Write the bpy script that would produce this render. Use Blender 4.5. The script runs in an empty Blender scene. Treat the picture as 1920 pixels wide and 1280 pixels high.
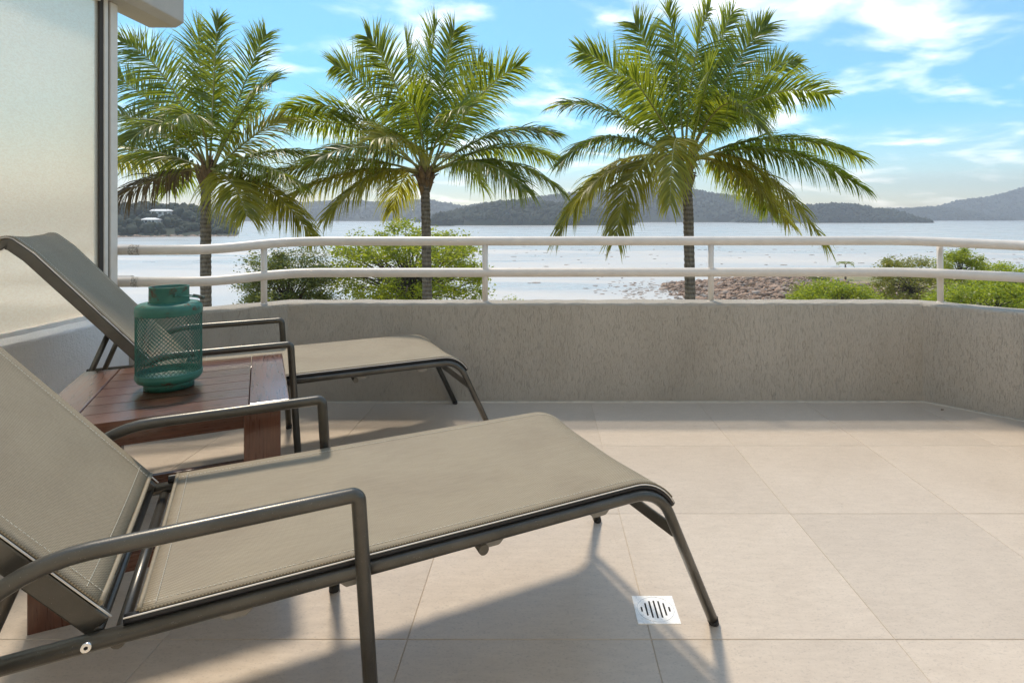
import bpy, bmesh, math, random
import numpy as np
from mathutils import Vector, Matrix, noise as mnoise

R = math.radians
random.seed(7)
rng = np.random.default_rng(11)
scene = bpy.context.scene
COL = scene.collection

# ------------------------------------------------------------------ camera
F, U0, V0, H = 1076.0, 1020.0, 408.0, 1.04
cam_d = bpy.data.cameras.new("camera")
cam = bpy.data.objects.new("camera", cam_d)
COL.objects.link(cam)
cam.location = (0, 0, H)
cam.rotation_euler = (R(90), 0, 0)
cam_d.sensor_width = 36
cam_d.lens = 36 * F / 1920
cam_d.shift_x = (960 - U0) / 1920
cam_d.shift_y = -(640 - V0) / 1920
cam_d.clip_start = 0.02
cam_d.clip_end = 20000
scene.camera = cam

# ------------------------------------------------------------------ sky and sun
SUN_EL, SUN_AZ = R(60), R(-29)            # azimuth from +Y, negative = to the left
sun_dir = Vector((math.sin(SUN_AZ) * math.cos(SUN_EL), math.cos(SUN_AZ) * math.cos(SUN_EL), math.sin(SUN_EL)))
sd = bpy.data.lights.new("sun", 'SUN')
sd.energy = 1.1
sd.angle = R(5.5)
sd.color = (1.0, 0.88, 0.72)
so = bpy.data.objects.new("sun", sd)
so.rotation_euler = sun_dir.to_track_quat('Z', 'Y').to_euler()
so.location = (0, 0, 30)
COL.objects.link(so)

world = bpy.data.worlds.new("World")
scene.world = world
world.use_nodes = True
wn, wl = world.node_tree.nodes, world.node_tree.links
wn.clear()
w_out = wn.new('ShaderNodeOutputWorld')
w_bg = wn.new('ShaderNodeBackground')
w_bg.inputs['Strength'].default_value = 0.125
sky = wn.new('ShaderNodeTexSky')
sky.sky_type = 'NISHITA'
sky.sun_disc = False
sky.sun_elevation = SUN_EL
sky.sun_rotation = SUN_AZ
sky.altitude = 10
sky.air_density = 1.0
sky.dust_density = 0.35
sky.ozone_density = 2.5
w_sat = wn.new('ShaderNodeHueSaturation')
w_sat.inputs['Saturation'].default_value = 1.9
w_sat.inputs['Value'].default_value = 0.42
w_sat.inputs['Hue'].default_value = 0.48
wl.new(sky.outputs[0], w_sat.inputs['Color'])
# clouds: noise on a cloud deck seen from below
w_tc = wn.new('ShaderNodeTexCoord')
w_sep = wn.new('ShaderNodeSeparateXYZ')
wl.new(w_tc.outputs['Generated'], w_sep.inputs[0])
def wmath(op, a, b=None, clamp=False):
    n = wn.new('ShaderNodeMath'); n.operation = op; n.use_clamp = clamp
    for i, x in enumerate((a, b)):
        if x is None: continue
        if isinstance(x, (int, float)): n.inputs[i].default_value = x
        else: wl.new(x, n.inputs[i])
    return n.outputs[0]
w_z = wmath('MAXIMUM', w_sep.outputs['Z'], 0.0)
w_zz = wmath('ADD', w_z, 0.16)
w_x = wmath('DIVIDE', w_sep.outputs['X'], w_zz)
w_y = wmath('DIVIDE', w_sep.outputs['Y'], w_zz)
w_cmb = wn.new('ShaderNodeCombineXYZ')
wl.new(w_x, w_cmb.inputs[0]); wl.new(w_y, w_cmb.inputs[1])
w_map = wn.new('ShaderNodeMapping')
w_map.inputs['Location'].default_value = (5.5, 8.0, 0.0)
wl.new(w_cmb.outputs[0], w_map.inputs[0])
w_n = wn.new('ShaderNodeTexNoise')
w_n.inputs['Scale'].default_value = 2.3
w_n.inputs['Detail'].default_value = 7
w_n.inputs['Roughness'].default_value = 0.52
w_n.inputs['Distortion'].default_value = 0.25
wl.new(w_map.outputs[0], w_n.inputs['Vector'])
w_r = wn.new('ShaderNodeMapRange')
w_r.interpolation_type = 'SMOOTHSTEP'
w_r.inputs['From Min'].default_value = 0.47
w_r.inputs['From Max'].default_value = 0.74
wl.new(w_n.outputs['Fac'], w_r.inputs['Value'])
w_fac = wmath('ADD', wmath('MULTIPLY', w_r.outputs[0], 0.44), 0.08)
w_mix = wn.new('ShaderNodeMix'); w_mix.data_type = 'RGBA'
wl.new(w_fac, w_mix.inputs['Factor'])
wl.new(w_sat.outputs[0], w_mix.inputs['A'])
w_mix.inputs['B'].default_value = (8.2, 7.5, 6.7, 1)
wl.new(w_mix.outputs['Result'], w_bg.inputs['Color'])
wl.new(w_bg.outputs[0], w_out.inputs[0])

scene.view_settings.view_transform = 'Standard'
scene.view_settings.look = 'None'
scene.view_settings.exposure = 1.75
scene.view_settings.gamma = 1.0
scene.view_settings.use_curve_mapping = False

# ------------------------------------------------------------------ helpers
def P(u, v, Y):
    """world point seen at photo pixel (u, v) at depth Y"""
    return Vector(((u - U0) / F * Y, Y, H - (v - V0) / F * Y))

def link(o, parent=None):
    COL.objects.link(o)
    if parent is not None: o.parent = parent
    return o

def tag(o, label=None, cat=None, group=None, kind=None):
    if label: o['label'] = label
    if cat: o['category'] = cat
    if group: o['group'] = group
    if kind: o['kind'] = kind
    return o

def empty(name, loc, rz=0.0):
    e = bpy.data.objects.new(name, None)
    e.empty_display_size = 0.1
    e.location = loc
    e.rotation_euler = (0, 0, rz)
    return link(e)

class MB:
    """collects vertices and faces of one mesh"""
    def __init__(s): s.v, s.f, s.sm, s.uv = [], [], [], {}
    def add(s, vs, fs, smooth=False):
        o = len(s.v); s.v += [tuple(p) for p in vs]
        s.f += [tuple(i + o for i in f) for f in fs]; s.sm += [smooth] * len(fs)
        return o
    def box(s, c, d, rot=None):
        c = Vector(c); hx, hy, hz = d[0] / 2, d[1] / 2, d[2] / 2
        vs = [Vector((x, y, z)) for x in (-hx, hx) for y in (-hy, hy) for z in (-hz, hz)]
        if rot is not None: vs = [rot @ p for p in vs]
        s.add([p + c for p in vs], [(0, 1, 3, 2), (4, 6, 7, 5), (0, 4, 5, 1), (2, 3, 7, 6), (0, 2, 6, 4), (1, 5, 7, 3)])
    def tube(s, pts, r, sides=12, caps=True):
        pts = [Vector(p) for p in pts]; n = len(pts)
        rs = r if isinstance(r, (list, tuple)) else [r] * n
        T = []
        for i in range(n):
            a = pts[max(i - 1, 0)]; b = pts[min(i + 1, n - 1)]
            T.append((b - a).normalized())
        ref = Vector((0, 0, 1)) if abs(T[0].z) < 0.9 else Vector((1, 0, 0))
        nrm = (ref - T[0] * ref.dot(T[0])).normalized()
        vs = []
        for i in range(n):
            nrm = (nrm - T[i] * nrm.dot(T[i])).normalized()
            bn = T[i].cross(nrm)
            # mitre: keep the section in the bisector plane
            k = 1.0
            for j in range(sides):
                a = 2 * math.pi * j / sides
                vs.append(pts[i] + (nrm * math.cos(a) + bn * math.sin(a)) * rs[i] * k)
        fs = [(i * sides + j, i * sides + (j + 1) % sides, (i + 1) * sides + (j + 1) % sides, (i + 1) * sides + j)
              for i in range(n - 1) for j in range(sides)]
        o = s.add(vs, fs, True)
        if caps:
            s.f.append(tuple(o + j for j in reversed(range(sides)))); s.sm.append(False)
            s.f.append(tuple(o + (n - 1) * sides + j for j in range(sides))); s.sm.append(False)
    def lathe(s, prof, c=(0, 0, 0), seg=48, closed=False):
        c = Vector(c); m = len(prof)
        vs = [c + Vector((r * math.cos(2 * math.pi * i / seg), r * math.sin(2 * math.pi * i / seg), z)) for i in range(seg) for r, z in prof]
        fs = [(i * m + k, ((i + 1) % seg) * m + k, ((i + 1) % seg) * m + k + 1, i * m + k + 1) for i in range(seg) for k in range(m - 1)]
        s.add(vs, fs, True)
    def prism(s, poly, z0, z1):
        n = len(poly)
        vs = [(x, y, z0) for x, y in poly] + [(x, y, z1) for x, y in poly]
        s.add(vs, [tuple(reversed(range(n))), tuple(range(n, 2 * n))] + [(i, (i + 1) % n, n + (i + 1) % n, n + i) for i in range(n)])
    def build(s, name, mat, parent=None, bevel=0.0, seg=2):
        me = bpy.data.meshes.new(name)
        me.from_pydata(s.v, [], s.f)
        me.polygons.foreach_set('use_smooth', s.sm)
        me.update()
        bm = bmesh.new(); bm.from_mesh(me)
        bmesh.ops.recalc_face_normals(bm, faces=bm.faces)
        if bevel > 0:
            es = [e for e in bm.edges if len(e.link_faces) == 2 and e.calc_face_angle(0) > 0.6]
            bmesh.ops.bevel(bm, geom=es, offset=bevel, segments=seg, affect='EDGES', profile=0.5)
        bm.to_mesh(me); bm.free()
        if mat: me.materials.append(mat)
        return link(bpy.data.objects.new(name, me), parent)

def np_mesh(name, V, Fa, mat, parent=None, smooth=False):
    """fast mesh from numpy arrays (all faces with the same count)"""
    me = bpy.data.meshes.new(name)
    k = Fa.shape[1]
    me.vertices.add(len(V)); me.vertices.foreach_set('co', np.asarray(V, np.float32).ravel())
    me.loops.add(Fa.size); me.loops.foreach_set('vertex_index', Fa.astype(np.int32).ravel())
    me.polygons.add(len(Fa)); me.polygons.foreach_set('loop_start', np.arange(0, Fa.size, k, dtype=np.int32))
    if smooth: me.polygons.foreach_set('use_smooth', np.ones(len(Fa), bool))
    me.update(calc_edges=True); me.validate()
    if mat: me.materials.append(mat)
    return link(bpy.data.objects.new(name, me), parent)

def fillet(pts, rad, seg=8):
    """polyline with its inner corners rounded"""
    pts = [Vector(p) for p in pts]
    rads = rad if isinstance(rad, (list, tuple)) else [rad] * (len(pts) - 2)
    out = [pts[0]]
    for i in range(1, len(pts) - 1):
        a, b, c = pts[i - 1], pts[i], pts[i + 1]
        d1, d2 = (a - b).normalized(), (c - b).normalized()
        ang = d1.angle(d2); t = min(rads[i - 1] / math.tan(ang / 2), (a - b).length * .95, (c - b).length * .95)
        r = t * math.tan(ang / 2)
        cen = b + (d1 + d2).normalized() * (r / math.sin(ang / 2))
        p1, p2 = b + d1 * t, b + d2 * t
        v1, v2 = p1 - cen, p2 - cen
        th = v1.angle(v2)
        for k in range(seg + 1):
            f = k / seg
            out.append(cen + (v1 * math.sin((1 - f) * th) + v2 * math.sin(f * th)) / math.sin(th))
    out.append(pts[-1])
    return out

# ------------------------------------------------------------------ materials
class NT:
    def __init__(s, name):
        s.m = bpy.data.materials.new(name); s.m.use_nodes = True
        s.n, s.l = s.m.node_tree.nodes, s.m.node_tree.links
        s.b = s.n['Principled BSDF']; s.out = s.n['Material Output']
        s.tc = s.n.new('ShaderNodeTexCoord')
    def set(s, **k):
        for a, v in k.items():
            s.b.inputs[a.replace('_', ' ')].default_value = v
        return s
    def mapped(s, scale=(1, 1, 1), coord='Object', rot=(0, 0, 0)):
        mp = s.n.new('ShaderNodeMapping'); mp.inputs['Scale'].default_value = scale; mp.inputs['Rotation'].default_value = rot
        s.l.new(s.tc.outputs[coord], mp.inputs[0]); return mp.outputs[0]
    def noise(s, vec, scale, detail=4, rough=.55, dist=0.0):
        n = s.n.new('ShaderNodeTexNoise')
        n.inputs['Scale'].default_value = scale; n.inputs['Detail'].default_value = detail
        n.inputs['Roughness'].default_value = rough; n.inputs['Distortion'].default_value = dist
        s.l.new(vec, n.inputs['Vector']); return n.outputs['Fac']
    def voro(s, vec, scale, feature='F1', out='Distance'):
        n = s.n.new('ShaderNodeTexVoronoi'); n.feature = feature; n.inputs['Scale'].default_value = scale
        s.l.new(vec, n.inputs['Vector']); return n.outputs[out]
    def ramp(s, fac, stops, interp='LINEAR'):
        r = s.n.new('ShaderNodeValToRGB'); r.color_ramp.interpolation = interp
        e = r.color_ramp.elements
        while len(e) < len(stops): e.new(0.5)
        for i, (p, c) in enumerate(stops):
            e[i].position = p
            e[i].color = (c, c, c, 1) if isinstance(c, (int, float)) else (*c, 1)
        s.l.new(fac, r.inputs[0]); return r.outputs[0]
    def mix(s, fac, a, b, blend='MIX'):
        m = s.n.new('ShaderNodeMix'); m.data_type = 'RGBA'; m.blend_type = blend
        for sock, x in (('Factor', fac), ('A', a), ('B', b)):
            if isinstance(x, tuple): m.inputs[sock].default_value = (*x, 1)
            elif isinstance(x, (int, float)): m.inputs[sock].default_value = x
            else: s.l.new(x, m.inputs[sock])
        return m.outputs['Result']
    def math(s, op, a, b=None, clamp=False):
        n = s.n.new('ShaderNodeMath'); n.operation = op; n.use_clamp = clamp
        for i, x in enumerate((a, b)):
            if x is None: continue
            if isinstance(x, (int, float)): n.inputs[i].default_value = x
            else: s.l.new(x, n.inputs[i])
        return n.outputs[0]
    def color(s, c): s.l.new(c, s.b.inputs['Base Color']); return s
    def rough(s, c): s.l.new(c, s.b.inputs['Roughness']); return s
    def bump(s, h, strength=.3, dist=.01, prev=None):
        b = s.n.new('ShaderNodeBump'); b.inputs['Strength'].default_value = strength; b.inputs['Distance'].default_value = dist
        s.l.new(h, b.inputs['Height'])
        if prev is not None: s.l.new(prev, b.inputs['Normal'])
        s.l.new(b.outputs[0], s.b.inputs['Normal']); return b.outputs[0]
    def objrand(s):
        return s.n.new('ShaderNodeObjectInfo').outputs['Random']

def m_stucco():
    t = NT('wall_render').set(Roughness=.85)
    v = t.mapped((1, 1, .22)); w = t.mapped()
    streak = t.noise(v, 260, 5, .66, .4)
    grit = t.noise(w, 210, 3, .6)
    pit = t.ramp(t.noise(t.mapped((1, 1, .14)), 230, 4, .62, .8), [(.33, 0), (.45, 1)])
    stain = t.noise(t.mapped((1, 1, .4)), 2.3, 5, .6)
    c = t.ramp(stain, [(.3, (.385, .345, .285)), (.7, (.475, .43, .365))])
    c = t.mix(t.math('MULTIPLY', t.math('SUBTRACT', 1.0, pit), .20), c, (.15, .13, .105))
    t.color(c)
    h = t.math('ADD', t.math('MULTIPLY', streak, .9), t.math('ADD', t.math('MULTIPLY', grit, .35), t.math('MULTIPLY', pit, .5)))
    t.bump(h, .8, .006)
    return t.m
def m_white_stucco():
    t = NT('white_wall_render').set(Roughness=.8)
    streak = t.noise(t.mapped((1, 1, .4)), 70, 5, .65, .5)
    grit = t.noise(t.mapped(), 160, 4, .6)
    t.color(t.ramp(t.noise(t.mapped(), 3, 4), [(.3, (.86, .84, .81)), (.7, (.90, .885, .86))]))
    t.bump(t.math('ADD', streak, t.math('MULTIPLY', grit, .7)), 1.0, .008)
    return t.m
def m_tile():
    t = NT('porcelain_tile').set(Roughness=.42)
    rnd = t.objrand()
    off = t.n.new('ShaderNodeVectorMath'); off.operation = 'ADD'
    cmb = t.n.new('ShaderNodeCombineXYZ')
    t.l.new(t.math('MULTIPLY', rnd, 37.0), cmb.inputs[0]); t.l.new(t.math('MULTIPLY', rnd, 91.0), cmb.inputs[1])
    t.l.new(t.tc.outputs['Object'], off.inputs[0]); t.l.new(cmb.outputs[0], off.inputs[1])
    def mp(sc):
        m = t.n.new('ShaderNodeMapping'); m.inputs['Scale'].default_value = sc
        t.l.new(off.outputs[0], m.inputs[0]); return m.outputs[0]
    cloud = t.noise(mp((1, 1, 1)), 3.2, 6, .6, .4)
    brush = t.noise(mp((1, 3.2, 1)), 16, 6, .7, .2)
    speck = t.noise(mp((1, 1.6, 1)), 150, 3, .6)
    c = t.ramp(cloud, [(.25, (.49, .405, .315)), (.75, (.58, .49, .39))])
    c = t.mix(.38, c, t.ramp(brush, [(.3, (.40, .335, .27)), (.7, (.60, .525, .44))]))
    c = t.mix(t.ramp(speck, [(.32, .35), (.45, 0.0)]), c, (.25, .215, .18))
    g = t.ramp(rnd, [(0, .95), (1, 1.04)])
    t.color(t.mix(1.0, c, g, 'MULTIPLY'))
    t.rough(t.ramp(brush, [(.3, .27), (.7, .42)]))
    t.bump(t.math('ADD', brush, t.math('MULTIPLY', speck, .5)), .12, .003)
    return t.m
def m_simple(name, col, rough=.5, metal=0.0, nscale=40, var=.12, bump=.05, coat=0.0):
    t = NT(name).set(Roughness=rough, Metallic=metal)
    if coat: t.set(Coat_Weight=coat, Coat_Roughness=.15)
    n = t.noise(t.mapped(), nscale, 5, .6)
    a = tuple(c * (1 - var) for c in col); b = tuple(min(c * (1 + var), 1) for c in col)
    t.color(t.ramp(n, [(.3, a), (.7, b)]))
    t.rough(t.ramp(n, [(.3, max(rough - .06, .03)), (.7, min(rough + .08, 1))]))
    if bump: t.bump(n, bump, .004)
    return t.m
def m_frame(name='powder_coated_frame'):
    t = NT(name).set(Roughness=.3, Metallic=.6)
    n = t.noise(t.mapped(), 420, 2, .5)
    d = t.noise(t.mapped(), 9, 5, .6)
    c = t.ramp(d, [(.3, (.068, .064, .055)), (.7, (.115, .108, .094))])
    t.color(t.mix(t.ramp(n, [(.68, 0), (.74, .5)]), c, (.3, .29, .27)))
    t.bump(n, .12, .001)
    return t.m
def m_sling():
    t = NT('woven_sling_fabric').set(Roughness=.62)
    sp = t.n.new('ShaderNodeSeparateXYZ'); t.l.new(t.tc.outputs['UV'], sp.inputs[0])
    k = 2 * math.pi / .0052
    a = t.math('SINE', t.math('MULTIPLY', sp.outputs[0], k)); b = t.math('SINE', t.math('MULTIPLY', sp.outputs[1], k))
    w = t.math('ADD', t.math('MULTIPLY', t.math('MULTIPLY', a, b), .5), .5)
    st = t.noise(t.mapped((1, 1, 1)), 3.4, 6, .62, .3)
    fine = t.noise(t.mapped((3, 30, 30)), 6, 4, .6)
    c = t.ramp(w, [(.2, (.135, .107, .066)), (.75, (.47, .392, .272))])
    c = t.mix(t.ramp(st, [(.42, 0), (.68, .55)]), c, (.215, .165, .108))
    c = t.mix(.22, c, t.ramp(fine, [(.3, (.20, .165, .112)), (.7, (.40, .34, .245))]))
    t.color(c)
    t.bump(w, .45, .0012)
    tr = t.n.new('ShaderNodeBsdfTranslucent'); t.l.new(c, tr.inputs['Color'])
    mx = t.n.new('ShaderNodeMixShader'); mx.inputs[0].default_value = .18
    t.l.new(t.b.outputs[0], mx.inputs[1]); t.l.new(tr.outputs[0], mx.inputs[2]); t.l.new(mx.outputs[0], t.out.inputs[0])
    return t.m
def m_wood():
    t = NT('oiled_hardwood').set(Roughness=.3, Coat_Weight=.8, Coat_Roughness=.16)
    g = t.noise(t.mapped((2.5, 45, 45)), 3.0, 6, .65, .6)
    g2 = t.noise(t.mapped((6, 160, 160)), 3.0, 3, .6)
    r = t.objrand()
    c = t.ramp(g, [(.25, (.045, .014, .007)), (.55, (.105, .034, .015)), (.8, (.17, .062, .028))])
    c = t.mix(t.ramp(g2, [(.3, .5), (.5, 0)]), c, (.05, .016, .008))
    t.color(t.mix(1.0, c, t.ramp(r, [(0, .82), (1, 1.2)]), 'MULTIPLY'))
    t.rough(t.ramp(g, [(.3, .24), (.7, .38)]))
    t.bump(g2, .12, .001)
    return t.m
def m_teal():
    t = NT('weathered_teal_paint').set(Roughness=.48)
    n = t.noise(t.mapped(), 32, 6, .68, .4); big = t.noise(t.mapped(), 9, 4, .6)
    c = t.ramp(big, [(.3, (.011, .092, .072)), (.7, (.038, .17, .12))])
    c = t.mix(t.ramp(n, [(.56, 0), (.64, 1)]), c, (.075, .040, .022))
    t.color(c); t.rough(t.ramp(n, [(.45, .4), (.7, .8)]))
    t.bump(n, .18, .002)
    return t.m
def m_glass():
    t = NT('frosted_glass')
    grain = t.noise(t.mapped((1, .6, 1)), 150, 3, .7)
    tint = t.ramp(grain, [(.38, (.95, .86, .75)), (.6, (1.0, .945, .85))])
    b = t.n.new('ShaderNodeBump'); b.inputs['Strength'].default_value = .5; b.inputs['Distance'].default_value = .003
    t.l.new(grain, b.inputs['Height'])
    g = t.n.new('ShaderNodeBsdfRefraction'); g.inputs['Roughness'].default_value = .15; g.inputs['IOR'].default_value = 1.12
    g.inputs['Color'].default_value = (1.0, .94, .84, 1)
    tr = t.n.new('ShaderNodeBsdfTranslucent'); tr.inputs['Color'].default_value = (1.0, .93, .80, 1)
    gl = t.n.new('ShaderNodeBsdfGlossy'); gl.inputs['Roughness'].default_value = .25; gl.inputs['Color'].default_value = (.9, .9, .9, 1)
    t.l.new(tint, g.inputs['Color']); t.l.new(tint, tr.inputs['Color'])
    for x in (g, tr, gl): t.l.new(b.outputs[0], x.inputs['Normal'])
    m1 = t.n.new('ShaderNodeMixShader'); m1.inputs[0].default_value = .42
    t.l.new(g.outputs[0], m1.inputs[1]); t.l.new(tr.outputs[0], m1.inputs[2])
    m2 = t.n.new('ShaderNodeMixShader'); m2.inputs[0].default_value = .03
    t.l.new(m1.outputs[0], m2.inputs[1]); t.l.new(gl.outputs[0], m2.inputs[2])
    t.l.new(m2.outputs[0], t.out.inputs[0])
    return t.m
def m_leaf(name, cols, trans, tw=.35, rough=.34, nscale=2.0):
    t = NT(name).set(Roughness=rough)
    g = t.n.new('ShaderNodeNewGeometry')
    n = t.noise(t.mapped(), nscale, 3, .6)
    f = t.math('ADD', t.math('MULTIPLY', n, .6), t.math('MULTIPLY', g.outputs['Random Per Island'], .4))
    c = t.ramp(f, [(.25, cols[0]), (.5, cols[1]), (.75, cols[2])])
    r = t.objrand()
    c = t.mix(1.0, c, t.ramp(r, [(0, .8), (1, 1.2)]), 'MULTIPLY')
    t.color(c)
    tr = t.n.new('ShaderNodeBsdfTranslucent')
    t.l.new(t.mix(.6, c, trans), tr.inputs['Color'])
    mx = t.n.new('ShaderNodeMixShader'); mx.inputs[0].default_value = tw
    t.l.new(t.b.outputs[0], mx.inputs[1]); t.l.new(tr.outputs[0], mx.inputs[2]); t.l.new(mx.outputs[0], t.out.inputs[0])
    return t.m
def m_trunk(name, a, b, ring=0):
    t = NT(name).set(Roughness=.85)
    n = t.noise(t.mapped((3, 3, 1)), 7, 6, .65, .4)
    f = n
    h = t.noise(t.mapped((1, 1, .25)), 60, 4, .6)
    if ring:
        w = t.n.new('ShaderNodeTexWave'); w.wave_type = 'BANDS'; w.bands_direction = 'Z'
        w.inputs['Scale'].default_value = ring; w.inputs['Distortion'].default_value = 1.6; w.inputs['Detail'].default_value = 3; w.inputs['Detail Scale'].default_value = 2.5
        t.l.new(t.tc.outputs['Object'], w.inputs['Vector'])
        f = t.math('ADD', t.math('MULTIPLY', n, .82), t.math('MULTIPLY', w.outputs['Fac'], .18))
        h = t.math('ADD', h, w.outputs['Fac'])
    t.color(t.ramp(f, [(.3, a), (.7, b)])); t.bump(h, .6, .02)
    return t.m
def m_sea():
    t = NT('sea_water').set(Roughness=.16, IOR=1.33)
    t.set(Base_Color=(.46, .44, .40, 1))
    w1 = t.noise(t.mapped((1, .55, 1)), .9, 5, .6, .2)
    w2 = t.noise(t.mapped((.02, .07, 1)), 1.0, 4, .6, .5)
    t.rough(t.ramp(w2, [(.3, .2), (.7, .42)]))
    t.bump(w1, .55, .25)
    return t.m
def m_sand():
    t = NT('wet_sand').set(Roughness=.5)
    big = t.noise(t.mapped((.012, .04, 1)), 1.0, 6, .62, .6)
    fine = t.noise(t.mapped((.25, .8, 1)), 1.0, 6, .7, .5)
    c = t.ramp(big, [(.3, (.40, .365, .325)), (.5, (.52, .48, .43)), (.7, (.58, .535, .475))])
    c = t.mix(t.ramp(fine, [(.64, 0), (.72, .55)]), c, (.20, .19, .17))
    t.color(c); t.rough(t.ramp(big, [(.35, .22), (.65, .62)]))
    t.bump(fine, .25, .08)
    return t.m
def m_grass():
    t = NT('dry_grass').set(Roughness=.9)
    a = t.noise(t.mapped((.06, .12, 1)), 1.0, 6, .65, .6); b = t.noise(t.mapped((1, 1, 1)), 1.6, 6, .7)
    c = t.ramp(a, [(.35, (.10, .125, .03)), (.5, (.30, .24, .12)), (.65, (.42, .32, .19))])
    t.color(t.mix(.35, c, t.ramp(b, [(.3, (.07, .09, .025)), (.7, (.40, .33, .2))]))); t.bump(b, .8, .2)
    return t.m
def m_hill(name, a, b, c):
    t = NT(name).set(Roughness=.95)
    n = t.noise(t.mapped((1, 1, 1)), .006, 6, .6, .4); g = t.noise(t.mapped(), .09, 4, .65)
    t.color(t.mix(.45, t.ramp(n, [(.35, a), (.55, b), (.68, c)]), t.ramp(g, [(.3, a), (.7, b)])))
    return t.m
def m_rock():
    t = NT('revetment_rock').set(Roughness=.9)
    g = t.n.new('ShaderNodeNewGeometry')
    n = t.noise(t.mapped(), 2.2, 5, .65)
    c = t.ramp(g.outputs['Random Per Island'], [(0, (.17, .12, .09)), (.45, (.34, .205, .13)), (.8, (.46, .28, .175)), (1, (.36, .32, .28))])
    t.color(t.mix(.3, c, t.ramp(n, [(.3, (.12, .10, .09)), (.7, (.45, .36, .29))]))); t.bump(n, .5, .1)
    return t.m

M = dict(
    stucco=m_stucco(), white_stucco=m_white_stucco(), tile=m_tile(),
    grout=m_simple('tile_grout', (.47, .395, .31), .9, 0, 60),
    rail=m_simple('white_painted_rail', (.66, .61, .55), .38, 0, 14, .06, .03),
    alum=m_simple('pale_aluminium', (.70, .655, .59), .45, 0, 20, .05, .02),
    gasket=m_simple('dark_gasket', (.045, .038, .033), .7, 0, 60),
    plaster=m_simple('soffit_paint', (.47, .44, .40), .8, 0, 12, .05, .04),
    facade=m_simple('facade_bounce_paint', (.83, .75, .63), .8, 0, 8, .04, .05),
    frame=m_frame(), sling=m_sling(),
    black=m_simple('black_channel', (.012, .013, .016), .35, .2, 40),
    thread=m_simple('pale_thread', (.62, .58, .48), .8, 0, 60),
    plastic=m_simple('grey_plastic_clip', (.22, .205, .18), .55, 0, 40),
    steel=m_simple('stainless_steel', (.82, .82, .80), .2, .9, 90, .05, .02),
    drain=m_simple('bright_drain_plate', (.88, .86, .82), .28, .1, 80, .04, .02),
    hole=m_simple('dark_hole', (.012, .011, .010), .9, 0, 40),
    rubber=m_simple('black_rubber', (.02, .02, .02), .8, 0, 40),
    wood=m_wood(), teal=m_teal(),
    grip=m_simple('corded_grip', (.06, .075, .06), .8, 0, 120, .4, .3),
    glass=m_glass(),
    palm=m_leaf('palm_leaflet', [(.026, .050, .008), (.062, .105, .014), (.15, .18, .03)], (.66, .72, .04), .52, .38),
    palm_old=m_leaf('palm_leaflet_yellowing', [(.07, .09, .012), (.17, .18, .022), (.36, .31, .05)], (.78, .70, .07), .5, .4),
    palm_dead=m_leaf('palm_leaflet_dead', [(.07, .05, .03), (.13, .095, .055), (.2, .15, .09)], (.3, .2, .1), .2),
    rachis=m_simple('palm_rachis', (.26, .24, .08), .55, 0, 6, .3, .05),
    fibre=m_simple('palm_sheath_fibre', (.17, .105, .055), .95, 0, 9, .45, .3),
    trunk=m_trunk('palm_trunk', (.075, .055, .042), (.26, .215, .17), 3.2),
    bark=m_trunk('tree_bark', (.045, .035, .027), (.13, .105, .08)),
    leaf_light=m_leaf('light_leaf', [(.08, .115, .012), (.20, .25, .02), (.34, .37, .03)], (.70, .76, .05), .5, .42),
    leaf_dark=m_leaf('dark_leaf', [(.032, .05, .014), (.075, .10, .024), (.15, .165, .04)], (.42, .44, .07), .38),
    leaf_yellow=m_leaf('yellow_leaf', [(.09, .10, .02), (.18, .19, .035), (.27, .26, .05)], (.6, .55, .09), .4),
    sea=m_sea(), sand=m_sand(), grass=m_grass(), rock=m_rock(),
    hill=m_hill('wooded_hill', (.018, .027, .016), (.034, .046, .022), (.075, .088, .035)),
    forest=m_hill('forest_canopy', (.014, .022, .013), (.030, .042, .02), (.05, .062, .026)),
    house=m_simple('pale_house_wall', (.6, .58, .54), .8, 0, 1, .1, 0),
    roof=m_simple('pale_house_roof', (.72, .71, .69), .6, 0, 1, .05, 0),
    window=m_simple('house_window', (.05, .06, .07), .2, 0, 1, .1, 0),
)

# ================================================================== far setting: ground, sea, islands
SEA = H - 14.0
def sstep(a, b, x):
    t = np.clip((x - a) / (b - a), 0, 1); return t * t * (3 - 2 * t)
def vnoise(x, y, seed=0):
    """cheap smooth noise on arrays: a sum of rotated sines"""
    r = np.random.default_rng(seed); out = np.zeros_like(x, dtype=float)
    for k in range(7):
        a = r.uniform(0, 2 * math.pi); f = r.uniform(.6, 1.7); ph = r.uniform(0, 6.28, 2)
        out += np.sin((x * math.cos(a) + y * math.sin(a)) * f + ph[0]) * np.cos((-x * math.sin(a) + y * math.cos(a)) * f * .8 + ph[1])
    return out / 3.0

def grid(name, xs, ys, zf, mat, parent=None):
    X, Y = np.meshgrid(xs, ys); Z = zf(X, Y)
    nx, ny = len(xs), len(ys)
    V = np.stack([X, Y, Z], -1).reshape(-1, 3)
    i = np.arange(nx - 1)[None, :] + np.arange(ny - 1)[:, None] * nx
    Fa = np.stack([i, i + 1, i + nx + 1, i + nx], -1).reshape(-1, 4)
    return np_mesh(name, V, Fa, mat, parent, True)

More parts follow.
